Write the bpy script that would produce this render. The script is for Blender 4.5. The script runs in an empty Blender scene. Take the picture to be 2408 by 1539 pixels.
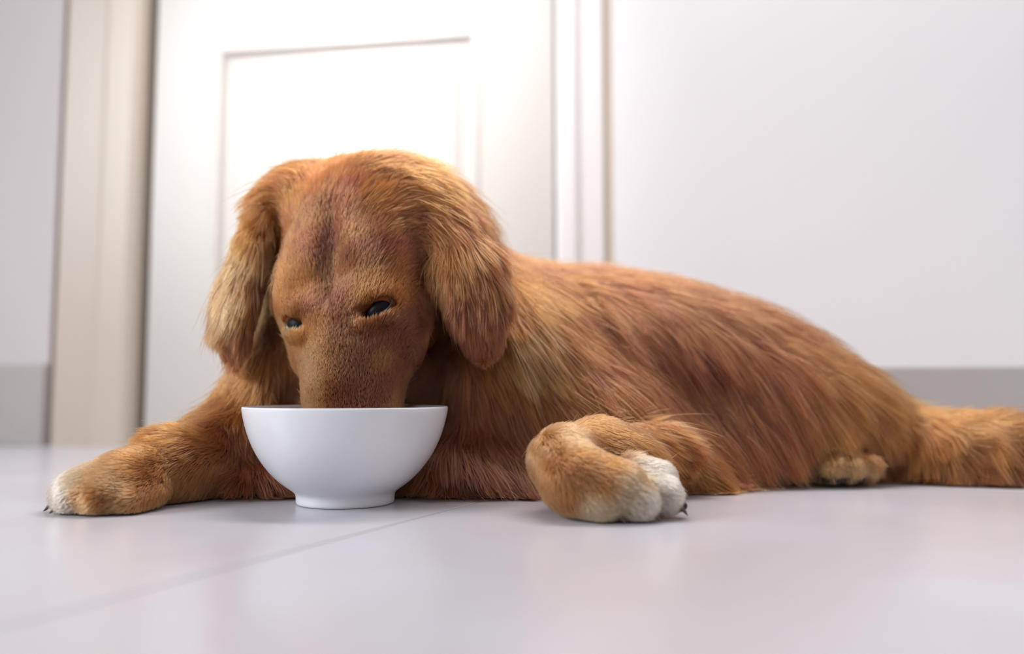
import bpy, bmesh, math, random
import numpy as np
from mathutils import Vector, Matrix

random.seed(7)
rng = np.random.default_rng(7)
sc = bpy.context.scene
COL = sc.collection
W, H, F = 2408.0, 1539.0, 1930.0
HZ = 918.0
CAM_Z = 0.0999
TILT = math.atan((HZ - H / 2) / F)

# ------------------------------------------------------------------ camera
cam_d = bpy.data.cameras.new('camera')
cam = bpy.data.objects.new('camera', cam_d)
COL.objects.link(cam)
cam.location = (0, 0, CAM_Z)
cam.rotation_euler = (math.pi / 2 + TILT, 0, 0)
cam_d.sensor_width = 36
cam_d.lens = F / W * 36
cam_d.clip_start = 0.02
cam_d.dof.use_dof = True
cam_d.dof.focus_distance = 0.708
cam_d.dof.aperture_fstop = 1.75
sc.camera = cam

# ------------------------------------------------------------------ light
sc.cycles.max_bounces = 7
sc.cycles.transmission_bounces = 5
sc.cycles.adaptive_threshold = .02
sc.view_settings.view_transform = 'Standard'
sc.view_settings.look = 'None'
sc.view_settings.exposure = 0.0
sc.view_settings.gamma = 1.0
sc.view_settings.use_curve_mapping = False

world = bpy.data.worlds.new('world')
sc.world = world
world.use_nodes = True
bg = world.node_tree.nodes['Background']
bg.inputs[0].default_value = (0.965, 0.95, 0.985, 1)
bg.inputs[1].default_value = 0.66


def area_light(name, loc, target, sx, sy, power, col=(1, 1, 1), spread=180):
    l = bpy.data.lights.new(name, 'AREA')
    l.shape = 'RECTANGLE'
    l.size = sx
    l.size_y = sy
    l.energy = power
    l.color = col
    l.spread = math.radians(spread)
    o = bpy.data.objects.new(name, l)
    COL.objects.link(o)
    o.location = loc
    o.rotation_euler = (Vector(target) - Vector(loc)).to_track_quat('-Z', 'Y').to_euler()
    return o


area_light('window_light', (-2.1, 0.0, 1.2), (0.15, 0.95, 0.15), 0.9, 1.1, 11, (0.93, 0.96, 1.0), 80)
area_light('ceiling_light', (0.30, 1.16, 1.7), (0.25, 0.85, 0.1), 1.6, 0.25, 14, (1.0, 0.95, 0.93), 120)
area_light('door_light', (-0.75, -0.3, 2.1), (-0.29, 1.40, 0.72), 0.22, 0.22, 2.0, (1.0, 0.99, 0.98), 25)

# ------------------------------------------------------------------ helpers


def ray(px, py):
    x = (px - W / 2) / F
    y = -(py - H / 2) / F
    c, s = math.cos(TILT), math.sin(TILT)
    d = np.array([x, c - y * s, s + y * c])
    return d


def P(px, py, D):
    d = ray(px, py)
    return np.array([0, 0, CAM_Z]) + d * (D / d[1])


def link(o, parent=None):
    COL.objects.link(o)
    if parent is not None:
        o.parent = parent
    return o


def tag(o, label=None, cat=None, group=None, kind=None):
    if label: o['label'] = label
    if cat: o['category'] = cat
    if group: o['group'] = group
    if kind: o['kind'] = kind
    return o


def mesh_obj(name, verts, faces, mat, parent=None, smooth=False):
    me = bpy.data.meshes.new(name)
    me.from_pydata([tuple(v) for v in verts], [], faces)
    me.update()
    if smooth:
        me.polygons.foreach_set('use_smooth', [True] * len(me.polygons))
    me.materials.append(mat)
    return link(bpy.data.objects.new(name, me), parent)


def bm_obj(name, bm, mat, parent=None, smooth=False):
    me = bpy.data.meshes.new(name)
    bm.to_mesh(me)
    bm.free()
    if smooth:
        me.polygons.foreach_set('use_smooth', [True] * len(me.polygons))
    me.materials.append(mat)
    return link(bpy.data.objects.new(name, me), parent)


def box_bm(bm, a, b, bev=0.0, M=None):
    r = bmesh.ops.create_cube(bm, size=1)
    vs = r['verts']
    for v in vs:
        v.co = Vector([a[i] + (b[i] - a[i]) * (v.co[i] + .5) for i in range(3)])
    if bev > 0:
        es = list({e for v in vs for e in v.link_edges})
        r2 = bmesh.ops.bevel(bm, geom=es, offset=bev, segments=2, affect='EDGES', profile=.5)
        vs = list({v for f in r2['faces'] for v in f.verts} | {v for v in vs if v.is_valid})
    if M is not None:
        for v in vs:
            v.co = M @ v.co
    return bm


def mat_new(name):
    m = bpy.data.materials.new(name)
    m.use_nodes = True
    nt = m.node_tree
    nt.nodes.clear()
    out = nt.nodes.new('ShaderNodeOutputMaterial')
    return m, nt, out


def principled(name, col, rough=0.5, spec=0.5, var=0.0, scale=8.0, bump=0.0, bscale=60.0, col2=None, coat=0.0):
    m, nt, out = mat_new(name)
    p = nt.nodes.new('ShaderNodeBsdfPrincipled')
    nt.links.new(p.outputs[0], out.inputs[0])
    p.inputs['Base Color'].default_value = (*col, 1)
    p.inputs['Roughness'].default_value = rough
    p.inputs['Specular IOR Level'].default_value = spec
    p.inputs['Coat Weight'].default_value = coat
    tc = nt.nodes.new('ShaderNodeTexCoord')
    if var > 0 or col2:
        n = nt.nodes.new('ShaderNodeTexNoise')
        n.inputs['Scale'].default_value = scale
        n.inputs['Detail'].default_value = 4
        nt.links.new(tc.outputs['Object'], n.inputs['Vector'])
        r = nt.nodes.new('ShaderNodeValToRGB')
        c2 = col2 or tuple(c * (1 - var) for c in col)
        r.color_ramp.elements[0].position = .35
        r.color_ramp.elements[1].position = .65
        r.color_ramp.elements[0].color = (*c2, 1)
        r.color_ramp.elements[1].color = (*col, 1)
        nt.links.new(n.outputs['Fac'], r.inputs[0])
        nt.links.new(r.outputs[0], p.inputs['Base Color'])
    if bump > 0:
        n2 = nt.nodes.new('ShaderNodeTexNoise')
        n2.inputs['Scale'].default_value = bscale
        nt.links.new(tc.outputs['Object'], n2.inputs['Vector'])
        b = nt.nodes.new('ShaderNodeBump')
        b.inputs['Strength'].default_value = bump
        b.inputs['Distance'].default_value = .002
        nt.links.new(n2.outputs['Fac'], b.inputs['Height'])
        nt.links.new(b.outputs[0], p.inputs['Normal'])
    return m


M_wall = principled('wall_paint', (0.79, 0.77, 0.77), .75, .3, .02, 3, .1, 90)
M_wall_l = principled('wall_paint_left_shaded', (0.62, 0.575, 0.57), .75, .3, .02, 3, .1, 90)  # wall paint darkened: the left wall's shade is put into the colour
M_door = principled('door_paint', (0.54, 0.507, 0.475), .38, .5, .02, 4)
M_frame = principled('frame_paint_shaded', (0.56, 0.485, 0.405), .4, .5, .03, 4)  # darker cream copy of the frame paint, shade painted into it
M_gap = principled('shadow_gap', (0.60, 0.50, 0.42), .9, .2)
M_skirt = principled('skirting_tile', (0.45, 0.42, 0.405), .35, .5, .08, 6)
M_tile = principled('floor_tile', (0.485, 0.475, 0.52), .25, .5, 0, 5, .06, 120, col2=(0.45, 0.43, 0.455))
M_grout = principled('grout', (0.34, 0.32, 0.33), .85, .2, .3, 80)
M_bowl = principled('white_porcelain', (0.67, 0.68, 0.71), .28, .45, coat=.15)

# ------------------------------------------------------------------ setting
PSI = math.radians(9.0)
WX, WY = -0.846, 1.52           # a point on the wall line at the left corner of the frame
wd = np.array([math.cos(PSI), -math.sin(PSI)])      # along the wall, to the right
wn = np.array([math.sin(PSI), math.cos(PSI)])       # into the wall
WM = Matrix(((wd[0], wn[0], 0, WX), (wd[1], wn[1], 0, WY), (0, 0, 1, 0), (0, 0, 0, 1)))


def wall_u(px, off=0.0):
    """distance along the wall line where the pixel column px meets it"""
    t = (px - W / 2) / F
    # WX + wd0 u + wn0 off = t (WY + wd1 u + wn1 off)
    return (t * (WY + wn[1] * off) - WX - wn[0] * off) / (wd[0] - t * wd[1])


uL = wall_u(140)
uC = wall_u(322)
uD0 = wall_u(342)
uD1 = wall_u(1303)
uR = wall_u(1424)
uW = wall_u(1447)


def wall_box(name, a, b, mat, bev=0.0, parent=None):
    bm = bmesh.new()
    box_bm(bm, a, b, bev, WM)
    return bm_obj(name, bm, mat, parent)


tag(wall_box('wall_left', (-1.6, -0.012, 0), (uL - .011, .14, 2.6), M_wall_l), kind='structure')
tag(wall_box('gap_shade_strip_1', (uR + .001, -0.008, 0), (uW - .0005, .05, 2.11), M_gap), kind='structure')  # added filler strip, its brown stands in for the gap's shade
tag(wall_box('gap_shade_strip_2', (uL - .0105, .004, 0), (uL - .001, .05, 2.11), M_gap), kind='structure')  # same filler on the left, gap shade as colour
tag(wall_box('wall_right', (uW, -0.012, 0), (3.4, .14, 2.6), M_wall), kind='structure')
tag(wall_box('wall_back', (uL - .006, .0, 2.12), (uW, .14, 2.6), M_wall), kind='structure')
tag(wall_box('baseboard_left', (-1.6, -0.024, 0), (uL - .012, -.012, .148), M_skirt, .002), kind='structure')
tag(wall_box('baseboard_right', (uW + .004, -0.024, 0), (3.4, -.012, .136), M_skirt, .002), kind='structure')
tag(wall_box('wall_recess', (uL - .02, .06, 0), (uW + .02, .16, 2.14), M_gap), kind='structure')

# door and casing
door = tag(bpy.data.objects.new('door_1', None), kind='structure')
link(door)


def casing(name, u0, u1, flip, parent):
    """stepped architrave: a flat board and a raised bead towards the door"""
    prof = [(0, .05), (0, -.010), (.004, -.014), (.50, -.014), (.54, -.020), (.60, -.024), (.90, -.024),
            (.96, -.020), (1, -.012), (1, .05)]
    w = u1 - u0
    pts = []
    for k, (t, y) in enumerate(prof):
        uu = t if not flip else 1 - t
        pts.append((u0 + uu * w, y))
    vs = [WM @ Vector((x, y, z)) for z in (0, 2.10) for x, y in pts]
    n = len(pts)
    fs = [(i, (i + 1) % n, (i + 1) % n + n, i + n) for i in range(n)]
    fs += [tuple(range(n))[::-1], tuple(range(n, 2 * n))]
    return mesh_obj(name, vs, fs, M_frame, parent)


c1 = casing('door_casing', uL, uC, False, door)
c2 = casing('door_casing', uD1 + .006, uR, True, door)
c2.data.materials[0] = principled('frame_paint_lit', (0.76, 0.73, 0.71), .4, .5, .02, 4)  # same paint as the left casing, lightened to paint in the light
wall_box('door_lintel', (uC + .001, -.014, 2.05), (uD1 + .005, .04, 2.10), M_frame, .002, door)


def door_leaf():
    """stiles, rails and fielded panels"""
    y0, y1 = .004, .044
    z0, z1 = .010, 2.045
    pu0, pu1 = wall_u(487, y0), wall_u(1128, y0)
    z_rails = [.205, .735, .90, 1.90]     # lower panel, upper panel
    bm = bmesh.new()
    box_bm(bm, (uD0, y0, z0), (pu0, y1, z1), 0, WM)
    box_bm(bm, (pu1, y0, z0), (uD1, y1, z1), 0, WM)
    for a, b in ((z0, z_rails[0]), (z_rails[1], z_rails[2]), (z_rails[3], z1)):
        box_bm(bm, (pu0, y0, a), (pu1, y1, b), 0, WM)
    leaf = bm_obj('door_leaf', bm, M_door, door)
    for a, b in ((z_rails[0], z_rails[1]), (z_rails[2], z_rails[3])):
        # frame moulding rings then a fielded centre
        rings = [(0, y0), (.004, y0 - .004), (.013, y0 - .004), (.019, y0 + .002), (.024, y0 + .006), (.034, y0 + .006), (.048, y0 + .001)]
        vs, fs = [], []
        for d, y in rings:
            for (uu, zz) in ((pu0 + d, a + d), (pu1 - d, a + d), (pu1 - d, b - d), (pu0 + d, b - d)):
                vs.append(WM @ Vector((uu, y, zz)))
        for r in range(len(rings) - 1):
            for k in range(4):
                fs.append((r * 4 + k, r * 4 + (k + 1) % 4, r * 4 + 4 + (k + 1) % 4, r * 4 + 4 + k))
        q = (len(rings) - 1) * 4
        fs.append((q, q + 1, q + 2, q + 3))
        mesh_obj('door_panel', vs, fs, M_door, leaf)


door_leaf()

# floor: a grout bed with large separate tiles, turned to the joint in view
floor = mesh_obj('floor', [(-4, -3, -.0035), (5, -3, -.0035), (5, 3, -.0035), (-4, 3, -.0035),
                           (-4, -3, -.03), (5, -3, -.03), (5, 3, -.03), (-4, 3, -.03)],
                 [(0, 1, 2, 3), (7, 6, 5, 4), (0, 4, 5, 1), (1, 5, 6, 2), (2, 6, 7, 3), (3, 7, 4, 0)], M_grout)
tag(floor, kind='structure')
A = ray(575, 1325); B = ray(935, 1231)
A = A * (-CAM_Z / A[2]); B = B * (-CAM_Z / B[2])
td = (B[:2] - A[:2]); td /= np.linalg.norm(td)      # joint direction
tp = np.array([td[1], -td[0]])
Cc = ray(60, 1050); Cc = Cc * (-CAM_Z / Cc[2])
tc_along = np.dot(Cc[:2] - A[:2], td)
TS = .80
g = .0011
bm = bmesh.new()
box_bm(bm, (g, g, -.009), (TS - g, TS - g, 0), .0007)
tile_me = bpy.data.meshes.new('tile')
bm.to_mesh(tile_me); bm.free()
tile_me.materials.append(M_tile)
ang = math.atan2(tp[1], tp[0])
for i in range(-3, 4):
    for j in range(-4, 3):
        o = A[:2] + tp * (i * TS) + td * (tc_along + j * TS)
        c = o + tp * TS / 2 + td * TS / 2
        if not (-2.6 < c[0] < 3.0 and -1.6 < c[1] < 2.4): continue
        # drop the tiles that lie wholly behind the wall
        loc = (Vector((c[0], c[1], 0)) - Vector((WX, WY, 0)))
        if loc.dot(Vector((wn[0], wn[1], 0))) > .75: continue
        t = bpy.data.objects.new('tile', tile_me)
        link(t, floor)
        t.location = (o[0], o[1], 0)
        t.rotation_euler = (0, 0, ang)

# ------------------------------------------------------------------ bowl
BC = P(816, 967, .739)
BX, BY = BC[0], BC[1]
BS = 1930 / .739
prof = [(0, .0035), (92, 3), (100, 0), (110, 0), (113, 5), (112, 20), (116, 28), (138, 42), (160, 60), (184, 87), (203, 116),
        (218, 148), (228, 180), (234, 206), (236, 219), (235, 222.5), (232.5, 223.5), (229, 221), (227, 206), (220, 180), (209, 148),
        (192, 118), (170, 92), (140, 66), (100, 46), (50, 38), (0, 36)]
prof = [(r / BS, z / BS if z > .01 else z / BS) for r, z in prof]
N = 96
vs, fs = [], []
for r, z in prof:
    for k in range(N):
        a = 2 * math.pi * k / N
        vs.append((r * math.cos(a), r * math.sin(a), z))
for i in range(len(prof) - 1):
    for k in range(N):
        fs.append((i * N + k, i * N + (k + 1) % N, (i + 1) * N + (k + 1) % N, (i + 1) * N + k))
bowl = mesh_obj('bowl', vs, fs, M_bowl, None, True)
bmx = bmesh.new(); bmx.from_mesh(bowl.data); bmesh.ops.remove_doubles(bmx, verts=bmx.verts, dist=1e-5)
bmesh.ops.recalc_face_normals(bmx, faces=bmx.faces); bmx.to_mesh(bowl.data); bmx.free()
ss = bowl.modifiers.new('subdivision', 'SUBSURF'); ss.levels = 1; ss.render_levels = 1
bowl.location = (BX, BY, 0)
tag(bowl, 'glossy white porcelain food bowl on the tiled floor under the dog\'s muzzle', 'bowl')

# ------------------------------------------------------------------ dog: signed distance field


def axis(a, b, hx, hy=None):
    """grid coordinates from a to b, fine between the given span"""
    lo, hi = hx
    fine, coarse = .003, .0065
    parts = []
    if a < lo: parts.append(np.arange(a, lo, coarse))
    parts.append(np.arange(lo, hi, fine))
    if b > hi: parts.append(np.arange(hi, b, coarse))
    return np.concatenate(parts).astype(np.float32)


GX = axis(-.47, .93, (-.42, .17))
GY = axis(.56, 1.16, (.56, .86))
GZ = axis(-.012, .40, (-.012, .36))
SH = (len(GX), len(GY), len(GZ))
FLD = np.full(SH, .12, dtype=np.float32)


def _block(lo, hi, m):
    i0, i1 = np.searchsorted(GX, [lo[0] - m, hi[0] + m])
    j0, j1 = np.searchsorted(GY, [lo[1] - m, hi[1] + m])
    k0, k1 = np.searchsorted(GZ, [lo[2] - m, hi[2] + m])
    X = GX[i0:i1, None, None]; Y = GY[None, j0:j1, None]; Z = GZ[None, None, k0:k1]
    return (slice(i0, i1), slice(j0, j1), slice(k0, k1)), X, Y, Z


def _combine(sl, d, k, sub=False):
    a = FLD[sl]
    if sub:
        d = -d
        h = np.clip(k - np.abs(a - d), 0, None) / k
        FLD[sl] = np.maximum(a, d) + h * h * k * .25
    else:
        h = np.clip(k - np.abs(a - d), 0, None) / k
        FLD[sl] = np.minimum(a, d) - h * h * k * .25


def cone(a, b, r1, r2, k=.02, sub=False):
    a = np.asarray(a, float); b = np.asarray(b, float)
    m = max(r1, r2) + .045
    sl, X, Y, Z = _block(np.minimum(a, b), np.maximum(a, b), m)
    ab = b - a
    t = ((X - a[0]) * ab[0] + (Y - a[1]) * ab[1] + (Z - a[2]) * ab[2]) / max(ab @ ab, 1e-9)
    t = np.clip(t, 0, 1)
    d = np.sqrt((X - a[0] - t * ab[0]) ** 2 + (Y - a[1] - t * ab[1]) ** 2 + (Z - a[2] - t * ab[2]) ** 2) - (r1 + (r2 - r1) * t)
    _combine(sl, d.astype(np.float32), k, sub)


def ell(c, r, R=None, k=.02, sub=False):
    c = np.asarray(c, float); r = np.asarray(r, float)
    R = np.eye(3) if R is None else np.asarray(R, float)   # rows = local axes
    m = r.max() + .04
    sl, X, Y, Z = _block(c, c, m)
    x, y, z = X - c[0], Y - c[1], Z - c[2]
    q = [R[i][0] * x + R[i][1] * y + R[i][2] * z for i in range(3)]
    k0 = np.sqrt(sum((q[i] / r[i]) ** 2 for i in range(3)))
    k1 = np.sqrt(sum((q[i] / r[i] ** 2) ** 2 for i in range(3)))
    d = k0 * (k0 - 1) / np.maximum(k1, 1e-6)
    _combine(sl, d.astype(np.float32), k, sub)


def frame(n, up=(0, 0, 1)):
    """rows: side, up-ish, normal"""
    n = np.asarray(n, float); n /= np.linalg.norm(n)
    up = np.asarray(up, float)
    s = np.cross(up, n); s /= np.linalg.norm(s)
    u = np.cross(n, s)
    return np.array([s, u, n])


# torso
ell(P(1290, 880, .965), (.135, .110, .112), k=.05)
ell(P(1440, 894, .975), (.140, .115, .113), k=.06)
ell(P(1620, 917, .985), (.135, .108, .108), k=.06)
ell(P(1795, 968, .98), (.110, .100, .093), k=.06)
ell(P(1918, 1032, .965), (.080, .085, .068), k=.05)
ell(P(1985, 1020, .93), (.052, .050, .058), k=.04)
# thigh, near side
ell(P(1830, 1000, .92), (.085, .045, .062), k=.04)
# belly and chest on the ground
ell(P(1500, 1040, .91), (.17, .075, .040), k=.04)
ell(P(1090, 930, .89), (.105, .085, .088), k=.05)
ell(P(890, 960, .87), (.105, .075, .075), k=.05)
ell(P(1000, 1090, .84), (.14, .075, .030), k=.04)
ell(P(715, 955, .865), (.056, .055, .070), k=.05)
ell(P(640, 1120, .80), (.07, .04, .012), k=.03)
ell((BX, BY, .088), (.102, .102, .095), k=.012, sub=True)
# neck
cone(P(880, 560, .88), P(1060, 780, .93), .074, .105, k=.05)
cone(P(830, 700, .87), P(900, 900, .89), .070, .085, k=.05)
ell(P(975, 545, .865), (.062, .062, .058), k=.04)
ell(P(725, 480, .855), (.036, .045, .036), k=.03)
cone(P(750, 560, .89), P(700, 860, .885), .062, .058, k=.03)
# far shoulder / upper arm (image left)
cone(P(695, 915, .87), P(505, 1050, .83), .045, .033, k=.035)
# its forearm and paw
cone(P(530, 1070, .80), P(410, 1102, .75), .034, .0285, k=.02)
cone(P(410, 1102, .75), P(300, 1130, .70), .0285, .0235, k=.02)
ell(P(240, 1150, .69), (.035, .028, .0195), k=.015)
LT = [(158, 1172, .690, .0120), (172, 1177, .676, .0125), (232, 1178, .668, .0128), (300, 1184, .672, .0105)]
for x, y, D, r in LT:
    c = P(x, y, D); b = P(x + 60, y - 26, D + .026)
    cone(c, b, r, r * .9, k=.009)
# near shoulder and upper arm (image right), elbow on the floor
cone(P(1215, 850, .87), P(1400, 985, .845), .060, .045, k=.05)
cone(P(1400, 985, .845), P(1640, 1122, .815), .045, .020, k=.035)
# forearm coming forward, folded wrist, paw pointing right
cone(P(1540, 1085, .80), P(1400, 1065, .725), .026, .023, k=.014)
cone(P(1400, 1065, .725), P(1322, 1080, .68), .024, .024, k=.015)
cone(P(1322, 1084, .675), P(1350, 1130, .652), .0225, .021, k=.012)
cone(P(1350, 1125, .652), P(1450, 1150, .642), .0235, .0210, k=.014)
ell(P(1455, 1085, .72), (.035, .03, .022), k=.02)
RT = [(1545, 1130, .668, .0140), (1560, 1168, .652, .0130), (1498, 1184, .636, .0145), (1415, 1188, .632, .0125)]
for x, y, D, r in RT:
    cone(P(x, y, D), P(x - 60, y - 18, D + .006), r, r * .9, k=.0055)
# hind paw
for q, (x, y, D) in enumerate([(1922, 1098, .862), (1957, 1102, .852), (1997, 1102, .853), (2032, 1098, .862)]):
    cone(P(x, y, D), P(1965 + (x - 1965) * .8, y - 22, D + .030), .0135, .0135, k=.0012)
cone(P(1970, 1085, .90), P(1950, 1070, .95), .022, .025, k=.02)
ell(P(1872, 1105, .86), (.016, .05, .02), k=.015, sub=True)
ell(P(2085, 1095, .87), (.016, .05, .022), k=.015, sub=True)
# tail
T = [P(2060, 1010, .97), P(2140, 1060, .93), P(2240, 1072, .905), P(2350, 1072, .90), P(2480, 1078, .91), P(2640, 1080, .95)]
TR = [.040, .032, .030, .031, .028, .012]
for i in range(5):
    cone(T[i], T[i + 1], TR[i], TR[i + 1], k=.03)

# head: local frame  x = image right, y = down the face towards the nose, z = out of the forehead
yaw = math.radians(20)
hz = np.array([-math.sin(yaw), -math.cos(yaw) * .985, .17]); hz /= np.linalg.norm(hz)
hy = np.array([.085, -.17, -.98]); hy -= hz * (hy @ hz); hy /= np.linalg.norm(hy)
hx = np.cross(hz, hy); hx = -hx if hx[0] < 0 else hx
HO = P(785, 742, .742)
HR = np.array([hx, hy, hz])


def h(x, y, z):
    return HO + hx * x + hy * y + hz * z


ell(h(-.002, -.080, -.062), (.0795, .092, .064), HR, k=.02)
ell(h(.000, -.108, -.088), (.072, .068, .066), HR, k=.04)
for s in (-1, 1):
    ell(h(s * .030, -.052, -.022), (.032, .040, .026), HR, k=.02)     # forehead halves
    ell(h(s * .034, -.015, -.012), (.021, .014, .013), HR, k=.014)    # brows
    ell(h(s * .043 - .004 * (s > 0), .000, -.052), (.029, .046, .036), HR, k=.03)      # cheeks
ell(h(-.050, -.035, -.036), (.026, .034, .030), HR, k=.02)
cone(h(0, .010, -.034), h(0, .095, -.034), .041, .0375, k=.03)
cone(h(-.010, .035, -.028), h(-.012, .106, -.026), .033, .029, k=.012)
cone(h(.010, .035, -.028), h(.012, .106, -.026), .033, .029, k=.012)
cone(h(0, .05, -.062), h(0, .095, -.058), .034, .024, k=.02)          # jaw
cone(h(0, -.010, -.010), h(0, .060, -.004), .016, .014, k=.02)        # bridge
ell(h(0, -.066, .0085), (.0065, .050, .0100), HR, k=.020, sub=True)   # furrow between the brows
for s in (-1, 1):
    ell(h(s * .0425, .0035, .003), (.0150, .0072, .0105), HR, k=.008, sub=True)
    cone(h(s * .030, .016, .004), h(s * .052, .007, -.008), .0032, .0026, k=.008)   # lower lid

# hollows between the jaw and the ears
cone(P(1010, 640, .800), P(1010, 790, .80), .009, .020, k=.02, sub=True)
cone(P(1010, 800, .800), P(1005, 960, .80), .020, .030, k=.02, sub=True)
cone(P(618, 570, .815), P(640, 760, .805), .010, .014, k=.016, sub=True)
cone(P(640, 760, .805), P(672, 930, .80), .014, .022, k=.016, sub=True)
# ears
earR = [(975, 490, .815, .026, .024), (1025, 525, .800, .028, .021), (1070, 578, .788, .030, .017), (1102, 640, .774, .031, .013),
        (1120, 700, .766, .029, .010), (1132, 755, .766, .021, .009)]
fr = frame((.38, -.92, .05))
for i, (x, y, D, a, th) in enumerate(earR):
    ell(P(x, y, D), (a, .034, th), fr, k=(.028, .026, .018, .008, .006, .006)[i])
earL = [(632, 525, .826, .012, .009), (606, 570, .814, .015, .008), (585, 620, .806, .018, .008),
        (568, 675, .800, .019, .009), (556, 725, .797, .019, .009), (552, 760, .797, .016, .008)]
fl = frame((-.55, -.83, .05))
for x, y, D, a, th in earL:
    ell(P(x, y, D), (a, .032, th), fl, k=.007)

# nothing below the floor
FLD = np.maximum(FLD, (.0015 - GZ)[None, None, :]).astype(np.float32)


def surface_nets(V):
    ins = V < 0
    nx, ny, nz = V.shape
    cs = np.zeros((nx - 1, ny - 1, nz - 1), dtype=np.uint8)
    for a in (0, 1):
        for b in (0, 1):
            for c in (0, 1):
                cs += ins[a:nx - 1 + a, b:ny - 1 + b, c:nz - 1 + c]
    act = np.argwhere((cs > 0) & (cs < 8))
    idx = -np.ones(cs.shape, dtype=np.int64)
    idx[act[:, 0], act[:, 1], act[:, 2]] = np.arange(len(act))
    G = (GX, GY, GZ)
    acc = np.zeros((len(act), 3)); cnt = np.zeros(len(act))
    corners = [(a, b, c) for a in (0, 1) for b in (0, 1) for c in (0, 1)]
    for p in corners:
        for ax in range(3):
            if p[ax]: continue
            q = list(p); q[ax] = 1
            ip = act + np.array(p); iq = act + np.array(q)
            vp = V[ip[:, 0], ip[:, 1], ip[:, 2]]; vq = V[iq[:, 0], iq[:, 1], iq[:, 2]]
            m = (vp < 0) != (vq < 0)
            t = np.where(m, vp / np.where(m, vp - vq, 1), 0)
            cp = np.stack([G[i][ip[:, i]] for i in range(3)], 1); cq = np.stack([G[i][iq[:, i]] for i in range(3)], 1)
            acc += np.where(m[:, None], cp + (cq - cp) * t[:, None], 0)
            cnt += m
    verts = acc / cnt[:, None]
    quads = []
    for ax in range(3):
        b, c = (ax + 1) % 3, (ax + 2) % 3
        sa = [slice(None)] * 3; sb = [slice(None)] * 3
        sa[ax] = slice(0, -1); sb[ax] = slice(1, None)
        e = np.argwhere(ins[tuple(sa)] != ins[tuple(sb)])
        e = e[(e[:, b] > 0) & (e[:, c] > 0) & (e[:, b] < V.shape[b] - 1) & (e[:, c] < V.shape[c] - 1)]
        o = []
        for db, dc in ((1, 1), (0, 1), (0, 0), (1, 0)):
            q = e.copy(); q[:, b] -= db; q[:, c] -= dc
            o.append(idx[q[:, 0], q[:, 1], q[:, 2]])
        o = np.stack(o, 1)
        flip = ~ins[e[:, 0], e[:, 1], e[:, 2]]
        o[flip] = o[flip][:, ::-1]
        quads.append(o)
    return verts, np.concatenate(quads)


verts, quads = surface_nets(FLD)
# keep the largest connected piece only
print('dog mesh', len(verts), len(quads))


def interp(p):
    idx = []; fr_ = []
    for ax, g_ in enumerate((GX, GY, GZ)):
        i = np.clip(np.searchsorted(g_, p[:, ax]) - 1, 0, len(g_) - 2)
        idx.append(i); fr_.append(np.clip((p[:, ax] - g_[i]) / (g_[i + 1] - g_[i]), 0, 1))
    i, j, k = idx; u, v, w = fr_
    flat = FLD.ravel(); s1 = SH[1] * SH[2]; s2 = SH[2]
    b = i * s1 + j * s2 + k
    c00 = flat[b] * (1 - w) + flat[b + 1] * w
    c01 = flat[b + s2] * (1 - w) + flat[b + s2 + 1] * w
    c10 = flat[b + s1] * (1 - w) + flat[b + s1 + 1] * w
    c11 = flat[b + s1 + s2] * (1 - w) + flat[b + s1 + s2 + 1] * w
    return (c00 * (1 - v) + c01 * v) * (1 - u) + (c10 * (1 - v) + c11 * v) * u


_T = np.array([[1, -1, -1], [-1, -1, 1], [-1, 1, -1], [1, 1, 1]], float)


def grad(p, e=.003):
    g_ = np.zeros_like(p)
    for t in _T:
        g_ += t * interp(p + t * e)[:, None]
    n = np.linalg.norm(g_, axis=1, keepdims=True)
    return g_ / np.maximum(n, 1e-9)


def snap(px, py):
    d = ray(px, py); o = np.array([0, 0, CAM_Z])
    D = np.arange(.5, 1.35, .002)
    pts = o + d[None] * (D / d[1])[:, None]
    f = interp(pts)
    w = np.where(f < 0)[0]
    if len(w): return pts[w[0]], True
    return pts[np.argmin(f)], False


# dog root
dog = bpy.data.objects.new('dog', None)
link(dog)
ROOT = Vector((.15, .93, 0))
dog.location = ROOT
tag(dog, 'long-haired red golden retriever lying on the floor with its muzzle in the white bowl', 'dog')


def dog_mesh(name, verts, faces, mat, smooth=True, parent=None):
    v = np.asarray(verts) - np.array(ROOT)
    return mesh_obj(name, v, faces, mat, parent or dog, smooth)


M_skin = principled('undercoat', (0.13, 0.040, 0.015), .9, .05)
M_eye = principled('eye', (0.006, 0.004, 0.006), .42, .08)
M_lid = principled('eyelid', (0.035, 0.016, 0.014), .5, .3)
M_nose = principled('nose_leather', (0.05, 0.03, 0.03), .35, .5, .2, 200, .3, 500)
M_claw = principled('claw', (0.10, 0.05, 0.04), .35, .5)

me = bpy.data.meshes.new('body')
vv = (verts - np.array(ROOT)).astype(np.float32)
me.vertices.add(len(vv)); me.vertices.foreach_set('co', vv.ravel())
me.loops.add(quads.size); me.loops.foreach_set('vertex_index', quads.ravel().astype(np.int32))
me.polygons.add(len(quads))
me.polygons.foreach_set('loop_start', np.arange(0, quads.size, 4, dtype=np.int32))
me.update(calc_edges=True)
me.validate()
me.polygons.foreach_set('use_smooth', [True] * len(me.polygons))
me.materials.append(M_skin)
body = link(bpy.data.objects.new('body', me), dog)

# ------------------------------------------------------------------ fur guides
RED = (.140, .0305, .0037)
RED2 = (.104, .0240, .0029)  # deeper red; on the right of the face it paints in shade
GOLD = (.222, .0565, .0088)
PALE = (.39, .142, .046)
CREAM = (.50, .25, .12)
WHITE = (.68, .45, .31)
DK = (.082, .0200, .0026)  # darkest brown; in the hollows by jaw and ears it paints shade
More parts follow.
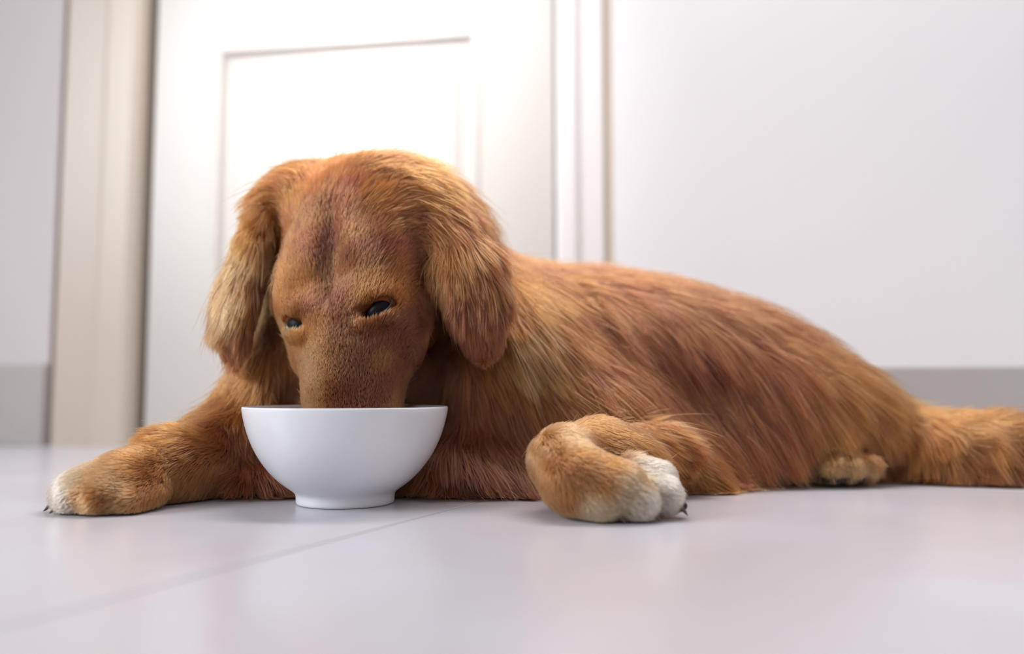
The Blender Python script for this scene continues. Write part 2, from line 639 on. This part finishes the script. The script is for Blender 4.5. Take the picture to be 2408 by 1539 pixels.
# px, py, dx, dy, length, lift, colour, region
G = [
    # muzzle and face: hair runs from the nose up and outwards
    (740, 930, -.1, -1, .0045, .15, PALE, 'head'), (730, 860, -.2, -1, .0050, .15, PALE, 'head'),  # pale strip: highlight on the muzzle's left painted into the fur
    (800, 930, 0, -1, .0045, .15, RED2, 'head'), (880, 930, .1, -1, .0045, .15, RED2, 'head'),
    (935, 920, .2, -1, .005, .15, RED, 'head'), (830, 860, 0, -1, .005, .12, DK, 'head'),
    (810, 790, 0, -1, .0055, .12, DK, 'head'), (788, 700, 0, -1, .007, .12, DK, 'head'), (780, 620, 0, -1, .009, .12, DK, 'head'), (772, 520, 0, -1, .012, .12, RED2, 'head'),
    (720, 790, -.3, -1, .006, .15, GOLD, 'head'), (940, 830, .4, -.9, .007, .15, RED2, 'head'),
    (700, 690, -.3, -1, .007, .15, GOLD, 'head'), (900, 690, .4, -.9, .007, .2, GOLD, 'head'),
    (930, 780, .6, -.6, .008, .15, RED2, 'head'), (900, 790, .3, -.9, .006, .15, RED2, 'head'),
    (650, 640, -.3, -.8, .008, .15, GOLD, 'head'), (640, 720, -.5, .6, .010, .15, PALE, 'head'),
    (660, 560, -.3, -1, .010, .15, GOLD, 'head'), (730, 560, -.2, -1, .010, .15, RED, 'head'),
    (780, 560, 0, -1, .010, .15, RED2, 'head'), (850, 560, .25, -1, .012, .18, RED2, 'head'),
    (930, 580, .6, -.8, .012, .15, RED2, 'head'), (980, 620, .9, -.3, .012, .15, RED2, 'head'),
    (985, 720, .7, .5, .014, .18, RED2, 'head'), (970, 820, .4, .8, .014, .2, RED2, 'head'),
    (700, 470, -.4, -1, .016, .2, GOLD, 'head'), (800, 470, .1, -1, .020, .25, RED, 'head'),
    (880, 470, .5, -.8, .020, .22, GOLD, 'head'), (950, 500, .9, -.3, .022, .2, RED, 'head'),
    (780, 400, -.2, -1, .024, .25, GOLD, 'head'), (880, 400, .7, -.7, .030, .25, RED, 'head'),
    (690, 420, -.9, -.6, .028, .3, GOLD, 'head'), (650, 440, -1, -.1, .040, .4, GOLD, 'head'),
    (950, 410, .95, -.15, .036, .2, GOLD, 'head'), (1000, 430, 1, .35, .042, .15, GOLD, 'head'),
    # ear, image right
    (980, 470, .9, .5, .044, .10, GOLD, 'head'), (1030, 460, .85, .6, .046, .10, RED, 'ear_right'),
    (1000, 510, .7, .8, .044, .08, GOLD, 'ear_right'), (1050, 510, .65, .9, .048, .08, RED, 'ear_right'),
    (1015, 560, .35, 1, .044, .06, GOLD, 'ear_right'),
    (1025, 830, .1, 1, .020, .08, DK, 'coat'), (1000, 900, .1, 1, .016, .08, DK, 'coat'), (1020, 940, .1, 1, .020, .08, DK, 'coat'),  # hollow beside the jaw, its shade painted as darker fur
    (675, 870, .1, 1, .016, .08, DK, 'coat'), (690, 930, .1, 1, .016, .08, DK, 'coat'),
    (1060, 580, .3, 1, .046, .07, GOLD, 'ear_right'), (1040, 630, .12, 1, .040, .08, GOLD, 'ear_right'),
    (1110, 590, .35, 1, .046, .07, RED, 'ear_right'), (1080, 700, .05, 1, .036, .07, RED, 'ear_right'),
    (1140, 660, .12, 1, .040, .07, RED, 'ear_right'), (1130, 720, .02, 1, .030, .06, RED, 'ear_right'),
    (1110, 780, .05, 1, .022, .05, RED, 'ear_right'), (1135, 800, 0, 1, .013, .03, RED, 'ear_right'), (1160, 760, -.05, 1, .022, .05, RED, 'ear_right'),
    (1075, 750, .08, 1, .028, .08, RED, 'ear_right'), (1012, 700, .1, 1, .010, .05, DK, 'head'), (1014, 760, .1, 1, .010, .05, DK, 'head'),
    # ear, image left
    (645, 480, -.5, .9, .034, .15, GOLD, 'ear_left'), (625, 540, -.35, 1, .036, .12, GOLD, 'ear_left'),
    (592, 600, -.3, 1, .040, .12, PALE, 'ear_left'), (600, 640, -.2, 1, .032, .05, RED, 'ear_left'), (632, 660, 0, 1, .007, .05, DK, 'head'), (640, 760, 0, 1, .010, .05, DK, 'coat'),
    (565, 660, -.45, 1, .046, .22, PALE, 'ear_left'), (590, 700, -.2, 1, .030, .06, GOLD, 'ear_left'),
    (550, 715, -.5, 1, .046, .26, PALE, 'ear_left'), (580, 770, -.05, 1, .030, .10, RED, 'ear_left'),
    (562, 805, 0, 1, .024, .08, RED, 'ear_left'), (590, 740, -.1, 1, .024, .05, RED, 'ear_left'),
    (665, 725, -.4, -.8, .006, .10, GOLD, 'head'), (720, 735, .2, -1, .006, .10, RED2, 'head'),
    (870, 700, .3, -1, .007, .10, GOLD, 'head'), (940, 690, .6, -.8, .008, .10, GOLD, 'head'),
    (870, 780, .1, -1, .006, .08, RED, 'head'), (950, 750, .7, -.3, .008, .10, RED2, 'head'),
    (680, 775, -.2, -1, .006, .08, PALE, 'head'), (990, 790, .6, .6, .012, .12, RED2, 'head'),
    # neck and shoulder, image right
    (1100, 470, .9, .5, .050, .12, RED, 'coat'), (1150, 560, .7, .8, .055, .12, RED, 'coat'),
    (1190, 680, .35, 1, .060, .12, GOLD, 'coat'), (1215, 780, .5, 1, .055, .10, PALE, 'coat'),
    (1180, 860, .5, 1, .050, .10, GOLD, 'coat'), (1270, 870, .75, .8, .050, .07, GOLD, 'coat'),
    (1340, 930, .85, .6, .046, .06, GOLD, 'coat'), (1430, 990, .85, .6, .045, .06, GOLD, 'foreleg_right'),
    (1560, 1080, .85, .55, .042, .06, GOLD, 'foreleg_right'), (1640, 1120, .9, .4, .045, .10, GOLD, 'foreleg_right'), (1600, 1090, .9, .5, .038, .04, GOLD, 'foreleg_right'),
    (1250, 960, .6, .8, .045, .07, RED, 'coat'), (1180, 960, .3, 1, .055, .08, RED2, 'coat'),
    (1090, 900, .2, 1, .055, .10, RED2, 'coat'), (1080, 1000, .15, 1, .055, .10, RED2, 'coat'),  # mahogany chest, with shade behind the bowl also painted in
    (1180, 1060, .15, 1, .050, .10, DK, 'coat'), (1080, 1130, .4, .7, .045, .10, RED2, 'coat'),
    (1010, 1160, -.5, .4, .040, .10, RED, 'coat'), (1230, 1130, .4, .8, .045, .10, RED2, 'coat'),
    # chest, image left
    (660, 850, -.2, 1, .045, .12, GOLD, 'coat'), (620, 920, -.2, 1, .045, .14, GOLD, 'coat'),
    (560, 930, -.5, .9, .045, .12, GOLD, 'coat'), (490, 980, -.8, .7, .045, .12, GOLD, 'foreleg_left'),
    (430, 1030, -.8, .5, .026, .12, GOLD, 'foreleg_left'), (560, 1010, -.1, 1, .026, .14, RED, 'foreleg_left'),
    (600, 1050, .2, 1, .026, .14, RED, 'coat'), (620, 1130, .5, .5, .040, .10, RED, 'coat'),
    (560, 1140, -.3, .6, .035, .10, RED, 'coat'), (680, 1150, .6, .5, .035, .10, GOLD, 'coat'),
    # foreleg and paw, image left
    (500, 1060, -.9, .35, .016, .12, GOLD, 'foreleg_left'), (520, 1110, -.6, .6, .014, .12, RED, 'foreleg_left'),
    (400, 1090, -.9, .5, .013, .12, GOLD, 'foreleg_left'), (420, 1140, -.7, .6, .012, .12, GOLD, 'foreleg_left'),
    (320, 1110, -.9, .45, .010, .12, GOLD, 'foreleg_left'), (340, 1165, -.6, .6, .010, .12, GOLD, 'foreleg_left'),
    (250, 1120, -1, .4, .009, .12, PALE, 'foreleg_left'), (240, 1170, -.9, .5, .008, .12, GOLD, 'foreleg_left'),
    (300, 1190, -.9, .3, .008, .12, PALE, 'foreleg_left'), (210, 1190, -.9, .4, .007, .12, PALE, 'foreleg_left'),
    (180, 1140, -1, .5, .008, .12, CREAM, 'foreleg_left'), (145, 1165, -1, .6, .007, .12, WHITE, 'foreleg_left'),
    (140, 1185, -1, .5, .006, .12, WHITE, 'foreleg_left'), (190, 1160, -1, .5, .008, .12, GOLD, 'foreleg_left'),
    # forearm and paw, image right
    (1480, 1045, .7, .6, .020, .10, GOLD, 'foreleg_right'), (1400, 1030, .9, .35, .013, .10, GOLD, 'foreleg_right'),
    (1320, 1040, .6, .8, .010, .10, PALE, 'foreleg_right'), (1285, 1090, .15, 1, .010, .10, GOLD, 'foreleg_right'),
    (1350, 1080, .8, .6, .011, .10, GOLD, 'foreleg_right'), (1330, 1150, .4, 1, .010, .10, GOLD, 'foreleg_right'),
    (1430, 1095, .9, .45, .011, .10, GOLD, 'foreleg_right'), (1410, 1140, .7, .7, .011, .12, GOLD, 'foreleg_right'),
    (1400, 1190, .6, .7, .009, .15, CREAM, 'foreleg_right'), (1480, 1150, .8, .5, .010, .15, CREAM, 'foreleg_right'),
    (1500, 1120, .9, .3, .009, .15, PALE, 'foreleg_right'), (1570, 1125, .9, .4, .008, .12, WHITE, 'foreleg_right'),
    (1570, 1160, .9, .5, .008, .15, WHITE, 'foreleg_right'), (1510, 1185, .8, .6, .008, .15, WHITE, 'foreleg_right'),
    (1440, 1200, .7, .6, .008, .15, CREAM, 'foreleg_right'),
    # back and flank
    (1240, 640, .9, .3, .045, .06, RED, 'coat'), (1330, 640, 1, .2, .045, .06, RED, 'coat'),
    (1450, 660, .95, .3, .045, .05, RED, 'coat'), (1580, 680, .9, .4, .045, .05, RED, 'coat'),
    (1700, 710, .85, .55, .050, .05, RED, 'coat'), (1820, 770, .75, .7, .050, .06, RED, 'coat'),
    (1920, 840, .7, .8, .050, .07, GOLD, 'coat'), (2010, 920, .65, .8, .045, .10, GOLD, 'coat'),
    (2080, 980, .6, .6, .040, .15, GOLD, 'coat'),
    (1270, 740, .6, .9, .055, .06, RED, 'coat'), (1400, 740, .6, .9, .055, .06, RED, 'coat'),
    (1550, 760, .55, .95, .055, .06, RED, 'coat'), (1700, 790, .5, 1, .058, .06, RED, 'coat'),
    (1820, 860, .5, 1, .060, .07, RED, 'coat'), (1930, 940, .5, 1, .058, .08, GOLD, 'coat'),
    (1380, 840, .55, .95, .055, .06, RED, 'coat'), (1520, 880, .5, 1, .060, .06, RED, 'coat'),
    (1650, 900, .45, 1, .062, .07, RED2, 'coat'), (1770, 960, .45, 1, .062, .08, RED, 'coat'),
    (1870, 1030, .35, 1, .050, .08, RED, 'coat'), (1970, 1030, .45, 1, .022, .06, RED, 'coat'), (1920, 1030, .3, 1, .024, .06, RED, 'coat'), (2030, 1040, .3, 1, .022, .06, RED, 'coat'),
    (2060, 1020, .4, 1, .040, .10, GOLD, 'coat'),
    (1520, 990, .55, .9, .060, .06, RED, 'coat'), (1640, 1020, .5, 1, .060, .07, RED, 'coat'),
    (1740, 1070, .45, 1, .050, .08, RED, 'coat'), (1700, 1120, .7, .5, .045, .08, GOLD, 'coat'),
    (1830, 1100, .4, .6, .040, .08, RED2, 'coat'),
    # hind paw
    (1930, 1085, -.1, 1, .008, .12, PALE, 'hind_paw'), (1970, 1080, 0, 1, .008, .12, PALE, 'hind_paw'),
    (2010, 1085, .1, 1, .008, .12, PALE, 'hind_paw'), (1960, 1115, 0, 1, .006, .12, PALE, 'hind_paw'),
    (2020, 1115, .1, 1, .006, .12, PALE, 'hind_paw'),
    # tail
    (2150, 1040, -.1, 1, .055, .25, GOLD, 'tail'), (2160, 1090, -.4, .8, .060, .25, GOLD, 'tail'),
    (2220, 1030, .2, 1, .050, .35, GOLD, 'tail'), (2240, 1090, -.15, 1, .055, .25, RED, 'tail'),
    (2320, 1030, .3, .9, .050, .38, GOLD, 'tail'), (2330, 1090, .0, 1, .055, .25, RED, 'tail'),
    (2390, 1060, .3, .9, .050, .30, RED, 'tail'), (2250, 1020, .4, .1, .040, .55, GOLD, 'tail'), (2350, 1015, .5, .0, .040, .5, GOLD, 'tail'),
]
# guides on the sides that face away: world position, world direction
GW = [
    ((BX, BY, .02), (0, 0, 1), .004, .1, RED, 'head'), ((BX - .03, BY - .02, .045), (0, 0, 1), .004, .1, RED, 'head'),
    ((BX + .03, BY - .02, .045), (0, 0, 1), .004, .1, RED, 'head'), ((BX, BY + .04, .05), (0, 0, 1), .004, .1, RED, 'head'),
    ((BX, BY + .03, .02), (0, 0, 1), .004, .1, RED, 'head'), ((BX, BY - .03, .02), (0, 0, 1), .004, .1, RED, 'head'),
    ((BX - .035, BY + .03, .05), (0, 0, 1), .005, .1, RED, 'head'), ((BX + .035, BY + .03, .05), (0, 0, 1), .005, .1, RED, 'head'),
    ((-.02, 1.09, .15), (.5, .3, -.8), .05, .06, RED, 'coat'), ((.15, 1.09, .15), (.5, .3, -.8), .05, .06, RED, 'coat'),
    ((.32, 1.09, .14), (.5, .3, -.8), .05, .06, RED, 'coat'), ((.46, 1.05, .10), (.5, .3, -.7), .05, .06, RED, 'coat'),
    ((.0, 1.07, .05), (.4, .3, -.8), .05, .06, RED, 'coat'), ((.25, 1.07, .05), (.4, .3, -.8), .05, .06, RED, 'coat'),
    ((-.14, .96, .28), (.4, .8, -.4), .05, .10, RED, 'coat'), ((-.06, 1.02, .22), (.5, .6, -.5), .05, .08, RED, 'coat'),
    ((-.20, .96, .15), (-.2, .4, -.9), .05, .10, GOLD, 'coat'), ((-.28, .92, .10), (-.5, .2, -.8), .045, .10, GOLD, 'coat'),
    ((.55, .95, .05), (.8, .1, -.4), .05, .2, GOLD, 'tail'), ((.70, .96, .04), (.9, .1, -.3), .05, .2, GOLD, 'tail'),
    ((.55, .98, .03), (.6, .5, -.4), .05, .2, RED, 'tail'),
]
gp, gd, gl, glift, gc, gr = [], [], [], [], [], []
REG = ['head', 'ear_right', 'ear_left', 'coat', 'foreleg_right', 'foreleg_left', 'hind_paw', 'tail']
cT, sT = math.cos(TILT), math.sin(TILT)
for px, py, dx, dy, L, lf, c, r in G:
    p, ok = snap(px, py)
    if not ok: print('guide missed', px, py, r)
    d = np.array([dx, dy * sT * 1.0, -dy * cT]); d /= np.linalg.norm(d)
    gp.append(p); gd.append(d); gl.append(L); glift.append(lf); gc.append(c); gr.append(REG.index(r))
for p, d, L, lf, c, r in GW:
    d = np.array(d, float); d /= np.linalg.norm(d)
    gp.append(np.array(p)); gd.append(d); gl.append(L); glift.append(lf); gc.append(c); gr.append(REG.index(r))
gp = np.array(gp); gd = np.array(gd); gl = np.array(gl); glift = np.array(glift); gc = np.array(gc); gr = np.array(gr)

# ------------------------------------------------------------------ sample roots
tri = np.concatenate([quads[:, [0, 1, 2]], quads[:, [0, 2, 3]]])
ta, tb, tc_ = verts[tri[:, 0]], verts[tri[:, 1]], verts[tri[:, 2]]
area = .5 * np.linalg.norm(np.cross(tb - ta, tc_ - ta), axis=1)
cen = (ta + tb + tc_) / 3
tn = grad(cen)


def nearest_w(p, power=4.0, chunk=40000):
    out_d = np.zeros((len(p), 3)); out_l = np.zeros(len(p)); out_f = np.zeros(len(p)); out_c = np.zeros((len(p), 3)); out_r = np.zeros(len(p), int)
    for a in range(0, len(p), chunk):
        q = p[a:a + chunk]
        d2 = ((q ** 2).sum(1)[:, None] + (gp ** 2).sum(1)[None] - 2 * q @ gp.T)
        d2 = np.maximum(d2, 1e-7)
        out_r[a:a + chunk] = gr[np.argmin(d2, 1)]
        w = (d2 + 4e-5) ** (-power / 2)
        w /= w.sum(1, keepdims=True)
        out_d[a:a + chunk] = w @ gd; out_l[a:a + chunk] = w @ gl; out_f[a:a + chunk] = w @ glift; out_c[a:a + chunk] = w @ gc
    return out_d, out_l, out_f, out_c, out_r


_, tl, _, _, trr = nearest_w(cen)
dens = np.interp(tl, [.005, .012, .03, .06], [3.6, 2.2, 1.15, .85])     # strands per square millimetre
facing = (tn * (np.array([0, 0, CAM_Z]) - cen)).sum(1) / np.linalg.norm(cen - np.array([0, 0, CAM_Z]), axis=1)
dens = dens * np.where(facing > -.25, 1.0, .35)
dens = np.where(cen[:, 2] < .004, dens * .12, dens)
FUR = 1.0
wgt = area * dens * 1e6 * FUR
NS = int(wgt.sum())
print('strands', NS)
pick = rng.choice(len(tri), NS, p=wgt / wgt.sum())
r1, r2 = np.sqrt(rng.random(NS)), rng.random(NS)
root = ta[pick] * (1 - r1)[:, None] + tb[pick] * (r1 * (1 - r2))[:, None] + tc_[pick] * (r1 * r2)[:, None]

# keep the eyes clear
eyeC = {}
for s in (-1, 1):
    eyeC[s] = h(s * .0420, .003, -.0085)
keep = np.ones(NS, bool)
for s in (-1, 1):
    q = (root - eyeC[s]) @ HR.T
    rot = -s * .58          # slant: outer corner higher
    qx = q[:, 0] * math.cos(rot) - q[:, 1] * math.sin(rot) * -1
    qy = q[:, 1] * math.cos(rot) - q[:, 0] * math.sin(rot)
    keep &= ~((qx / .0165) ** 2 + (qy / (.0078 if s > 0 else .0062)) ** 2 < 1)
root = root[keep]; NS = len(root)

comb, slen, slift, scol, sreg = nearest_w(root)
nrm = grad(root)

_k = rng.normal(size=(6, 3)); _k /= np.linalg.norm(_k, axis=1, keepdims=True)


def vnoise(p, wl, seed):
    r_ = np.random.default_rng(seed)
    out = np.zeros_like(p)
    for _ in range(7):
        kk = r_.normal(size=3); kk /= np.linalg.norm(kk)
        a = r_.normal(size=3)
        out += np.sin((p @ kk) * (2 * math.pi / (wl * r_.uniform(.6, 1.5))) + r_.uniform(0, 6.3))[:, None] * a
    return out / 2.6


short = np.clip((slen - .010) / .03, 0, 1)
comb = comb / np.maximum(np.linalg.norm(comb, axis=1, keepdims=True), 1e-6)
comb = comb + vnoise(root, .045, 1) * (.07 + .12 * short)[:, None] + vnoise(root, .016, 2) * (.04 + .05 * short)[:, None]
comb = comb + rng.normal(size=comb.shape) * (.07 + .03 * short)[:, None]
tang = comb - nrm * (comb * nrm).sum(1, keepdims=True)
tang /= np.maximum(np.linalg.norm(tang, axis=1, keepdims=True), 1e-6)
slen = slen * (rng.uniform(.62, 1.12, NS)) * (1 + .18 * vnoise(root, .05, 5)[:, 0])
slen = np.clip(slen * np.where(sreg == 3, 1.25, 1.0), .003, .098)
lift = slift * (1 + rng.normal(size=NS) * .35) + .05 * short * np.clip(vnoise(root, .03, 9)[:, 0], -1, 1)

fly = rng.random(NS) < .018 * short + .006
lift = lift + fly * rng.uniform(.15, .6, NS)
slen = slen * np.where(fly, 1.2, 1)
NP_ = 9
pts = np.zeros((NS, NP_, 3), dtype=np.float32)
p = root - nrm * .001
pts[:, 0] = p
d = tang + nrm * (.35 + lift * 2.2)[:, None]
d /= np.linalg.norm(d, axis=1, keepdims=True)
step = slen / (NP_ - 1)
hgt = np.minimum(.0012 + rng.random(NS) * .0045 * (.3 + short), .45 * slen)      # layer the strand lies in
grav = np.array([0, 0, -1.0])
for i in range(1, NP_):
    t = i / (NP_ - 1)
    d = d + tang * .35 + grav * (short * .09)[:, None] + vnoise(p, .03, 11) * (.05 * short)[:, None]
    d /= np.linalg.norm(d, axis=1, keepdims=True)
    p = p + d * step[:, None]
    f = interp(p); n = grad(p)
    need = np.clip(hgt * min(1, t * 2.2) * (1 + lift * 3 * t) - f, 0, .004 + step)
    near = f < .02
    p = p + np.where(near, need, 0)[:, None] * n
    # glide along the surface
    into = np.minimum((d * n).sum(1, keepdims=True), 0)
    d = d - np.where(near[:, None] & (f < .004)[:, None], into, 0) * n
    p[:, 2] = np.maximum(p[:, 2], .0012 + rng.random(NS) * .002)
    pts[:, i] = p

# clumping: strands gather towards a neighbour chosen as the lock's leader
from mathutils import kdtree
t = np.linspace(0, 1, NP_)
roots_l = root.tolist()
for lev, (frac, facs, reach, powr) in enumerate([((.010, .012, .0045), (.0, .16, .42), .030, 1.8), ((.03, .05, .05), (.15, .42, .62), .012, 1.1)]):
    lead = np.where(rng.random(NS) < np.interp(slen, [.006, .02, .05], frac))[0]
    kd = kdtree.KDTree(len(lead))
    for n_, i in enumerate(lead):
        kd.insert(root[i], n_)
    kd.balance()
    own = np.empty(NS, dtype=np.int64); dd = np.empty(NS)
    for i, r_ in enumerate(roots_l):
        _, a, b = kd.find(r_)
        own[i] = lead[a]; dd[i] = b
    cf = np.interp(slen, [.006, .02, .05], facs) * np.clip(1.2 - dd / reach, 0, 1) * rng.uniform(.6, 1.1, NS) * np.where(fly, .2, 1)
    cf *= ((nrm * nrm[own]).sum(1) > .3)
    wt = (cf[:, None] * (t[None] ** powr))[..., None]
    pts = pts + (pts[own] - pts) * wt.astype(np.float32)
    if lev == 0: own0 = own
pts[:, :, 2] = np.maximum(pts[:, :, 2], .001)

# keep the strands out of the bowl's wall, outside it
bz = np.array([z for r, z in prof[4:16]]); br = np.array([r for r, z in prof[4:16]])
flat = pts.reshape(-1, 3)
dx_, dy_ = flat[:, 0] - BX, flat[:, 1] - BY
rr = np.hypot(dx_, dy_)
zz = flat[:, 2]
lim = np.interp(zz, bz, br) + .0015
isface = np.repeat(sreg == 0, NP_)
m = (rr < lim) & (zz < bz[-1]) & ~isface
sca = np.where(m, lim / np.maximum(rr, 1e-4), 1)
flat[:, 0] = BX + dx_ * sca; flat[:, 1] = BY + dy_ * sca
pts = flat.reshape(NS, NP_, 3)
# hair of the muzzle that would pass through the bowl's wall from within is trimmed off
rr0 = np.hypot(root[:, 0] - BX, root[:, 1] - BY)
limr = np.interp(root[:, 2], bz, br)
inb = (sreg == 0) & (root[:, 2] < bz[-1]) & (rr0 > limr - .010)
inb |= (sreg != 0) & (root[:, 2] < bz[-1]) & (rr0 < limr)
slen = np.where(inb, 0, slen)
pts = np.where(inb[:, None, None], pts[:, :1], pts)
alive = ~inb

# colour
lv = rng.normal(size=NS)
lockv = .75 * lv[own] + .75 * lv[own0]
val = 1 + .20 * lockv * (.4 + .6 * short) + rng.normal(size=NS) * .13
val = np.clip(val, .5, 1.6)
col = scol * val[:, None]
mixg = np.clip(rng.normal(size=NS) * .13 + .14 * vnoise(root, .03, 21)[:, 0], 0, .6)[:, None]
col = col * (1 - mixg) + np.array(PALE) * mixg
col = np.clip(col, .01, .92)


def fur_material():
    m, nt, out = mat_new('fur')
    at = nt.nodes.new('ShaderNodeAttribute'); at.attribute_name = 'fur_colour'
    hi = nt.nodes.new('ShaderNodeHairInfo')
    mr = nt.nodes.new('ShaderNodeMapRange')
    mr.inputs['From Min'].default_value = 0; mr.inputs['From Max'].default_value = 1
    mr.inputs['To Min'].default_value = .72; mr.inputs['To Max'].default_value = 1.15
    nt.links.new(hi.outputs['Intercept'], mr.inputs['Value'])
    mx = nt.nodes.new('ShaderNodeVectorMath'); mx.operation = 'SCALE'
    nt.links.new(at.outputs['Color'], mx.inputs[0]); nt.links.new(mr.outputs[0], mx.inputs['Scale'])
    hb = nt.nodes.new('ShaderNodeBsdfHairPrincipled')
    hb.model = 'CHIANG'
    hb.parametrization = 'COLOR'
    hb.inputs['Roughness'].default_value = .32
    hb.inputs['Radial Roughness'].default_value = .55
    hb.inputs['Coat'].default_value = .04
    nt.links.new(mx.outputs[0], hb.inputs['Color'])
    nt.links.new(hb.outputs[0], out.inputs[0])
    return m


M_fur = fur_material()
taper = np.array([1.0, 1.0, .97, .93, .87, .78, .64, .42, .12])
wid = np.interp(slen, [.004, .012, .05], [.00016, .00020, .00026])
NAMES = {'head': 'head_fur', 'ear_right': 'ear_fur', 'ear_left': 'ear_fur', 'coat': 'body_fur', 'foreleg_right': 'foreleg_fur',
         'foreleg_left': 'foreleg_fur', 'hind_paw': 'hind_paw_fur', 'tail': 'tail_fur'}
for ri, rname in enumerate(REG):
    ids = np.where((sreg == ri) & alive)[0]
    if not len(ids): continue
    hc = bpy.data.hair_curves.new(NAMES[rname])
    hc.add_curves([NP_] * len(ids))
    q = (pts[ids] - np.array(ROOT, dtype=np.float32)).reshape(-1).astype(np.float32)
    hc.attributes['position'].data.foreach_set('vector', q)
    ra = hc.attributes.get('radius') or hc.attributes.new('radius', 'FLOAT', 'POINT')
    ra.data.foreach_set('value', (wid[ids][:, None] * taper[None]).ravel().astype(np.float32))
    ca = hc.attributes.new('fur_colour', 'FLOAT_COLOR', 'CURVE')
    ca.data.foreach_set('color', np.concatenate([col[ids], np.ones((len(ids), 1))], 1).ravel().astype(np.float32))
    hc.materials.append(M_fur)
    o = link(bpy.data.objects.new(NAMES[rname], hc), dog)
    tag(o, kind='stuff')

# ------------------------------------------------------------------ eyes, nose, claws


def sphere_pts(c, r, R, nu=24, nv=14):
    vs, fs = [], []
    for j in range(nv + 1):
        th = math.pi * j / nv
        for i in range(nu):
            ph = 2 * math.pi * i / nu
            l = np.array([math.sin(th) * math.cos(ph) * r[0], math.sin(th) * math.sin(ph) * r[1], math.cos(th) * r[2]])
            vs.append(np.asarray(c) + l @ np.asarray(R))
    for j in range(nv):
        for i in range(nu):
            fs.append((j * nu + i, j * nu + (i + 1) % nu, (j + 1) * nu + (i + 1) % nu, (j + 1) * nu + i))
    return vs, fs


for s in (-1, 1):
    rot = -s * .58
    c_, s_ = math.cos(rot), math.sin(rot)
    R = np.array([hx * c_ + hy * s_, -hx * s_ + hy * c_, hz])
    v, f = sphere_pts(eyeC[s] - R[1] * .0016, (.0140, .0104, .0098), R)
    eye = dog_mesh('eye', v, f, M_eye)
    # lids: an almond ring round the eye
    vs, fs = [], []
    n = 28
    for k in range(n):
        a = 2 * math.pi * k / n
        ex, ey = math.cos(a), math.sin(a)
        sx = ex * .0165; sy = ey * (.0072 if ey > 0 else .0068) * (1 - .35 * abs(ex) ** 3)
        cx = eyeC[s] + R[0] * sx + R[1] * sy + R[2] * (.0062 - .0045 * ex * ex)
        for m_ in range(6):
            b = 2 * math.pi * m_ / 6
            off = (R[0] * ex + R[1] * ey) * math.cos(b) * .0014 + R[2] * math.sin(b) * .0012
            vs.append(cx + off)
    for k in range(n):
        for m_ in range(6):
            fs.append((k * 6 + m_, k * 6 + (m_ + 1) % 6, ((k + 1) % n) * 6 + (m_ + 1) % 6, ((k + 1) % n) * 6 + m_))
    dog_mesh('eyelid', vs, fs, M_lid)

v, f = sphere_pts(h(0, .133, -.018), (.017, .010, .012), HR)
dog_mesh('nose', v, f, M_nose)


def claw(base, dirv, L=.011, r=.0030, mat=M_claw):
    base = np.asarray(base); dirv = np.asarray(dirv, float); dirv /= np.linalg.norm(dirv)
    side = np.cross(dirv, (0, 0, 1)); side /= np.linalg.norm(side); up = np.cross(side, dirv)
    vs, fs = [], []
    n, m_ = 8, 6
    for j in range(m_ + 1):
        t = j / m_
        c = base + dirv * L * t + up * (-.35 * L * t * t)
        rad = r * (1 - t) ** .7 + .0002
        for i in range(n):
            a = 2 * math.pi * i / n
            vs.append(c + side * math.cos(a) * rad * .7 + up * math.sin(a) * rad)
    for v_ in vs: v_[2] = max(v_[2], .0006)
    for j in range(m_):
        for i in range(n):
            fs.append((j * n + i, j * n + (i + 1) % n, (j + 1) * n + (i + 1) % n, (j + 1) * n + i))
    fs.append(tuple(range(n))[::-1])
    return dog_mesh('claw', vs, fs, mat)


M_pad = principled('paw_pad', (0.030, 0.018, 0.018), .7, .3, .3, 300, .4, 600)
for x, y, D in ((1500, 1212, .632), (1588, 1190, .652), (1430, 1214, .634), (1943, 1128, .848), (1978, 1130, .843), (2014, 1128, .848)):
    c = P(x, y, D)
    v, f = sphere_pts(c, (.0095, .0075, .0055) if x < 1700 else (.0055, .005, .0032), np.eye(3))
    for q in v: q[2] = max(q[2], .0005)
    dog_mesh('paw_pad', v, f, M_pad)
for x, y, D, r in LT:
    claw(P(x - 22, y + 8, D - .004), (-1, -.25, -.35), .013)
for x, y, D, r in RT:
    claw(P(x + 24, y + 14, D - .005), (1, -.35, -.45), .014, .0034)
for (x, y, D) in [(1925, 1122, .850), (1958, 1126, .841), (1998, 1126, .843), (2030, 1122, .850)]:
    claw(P(x, y, D), (0.05, -1, -.5), .008, .0022)
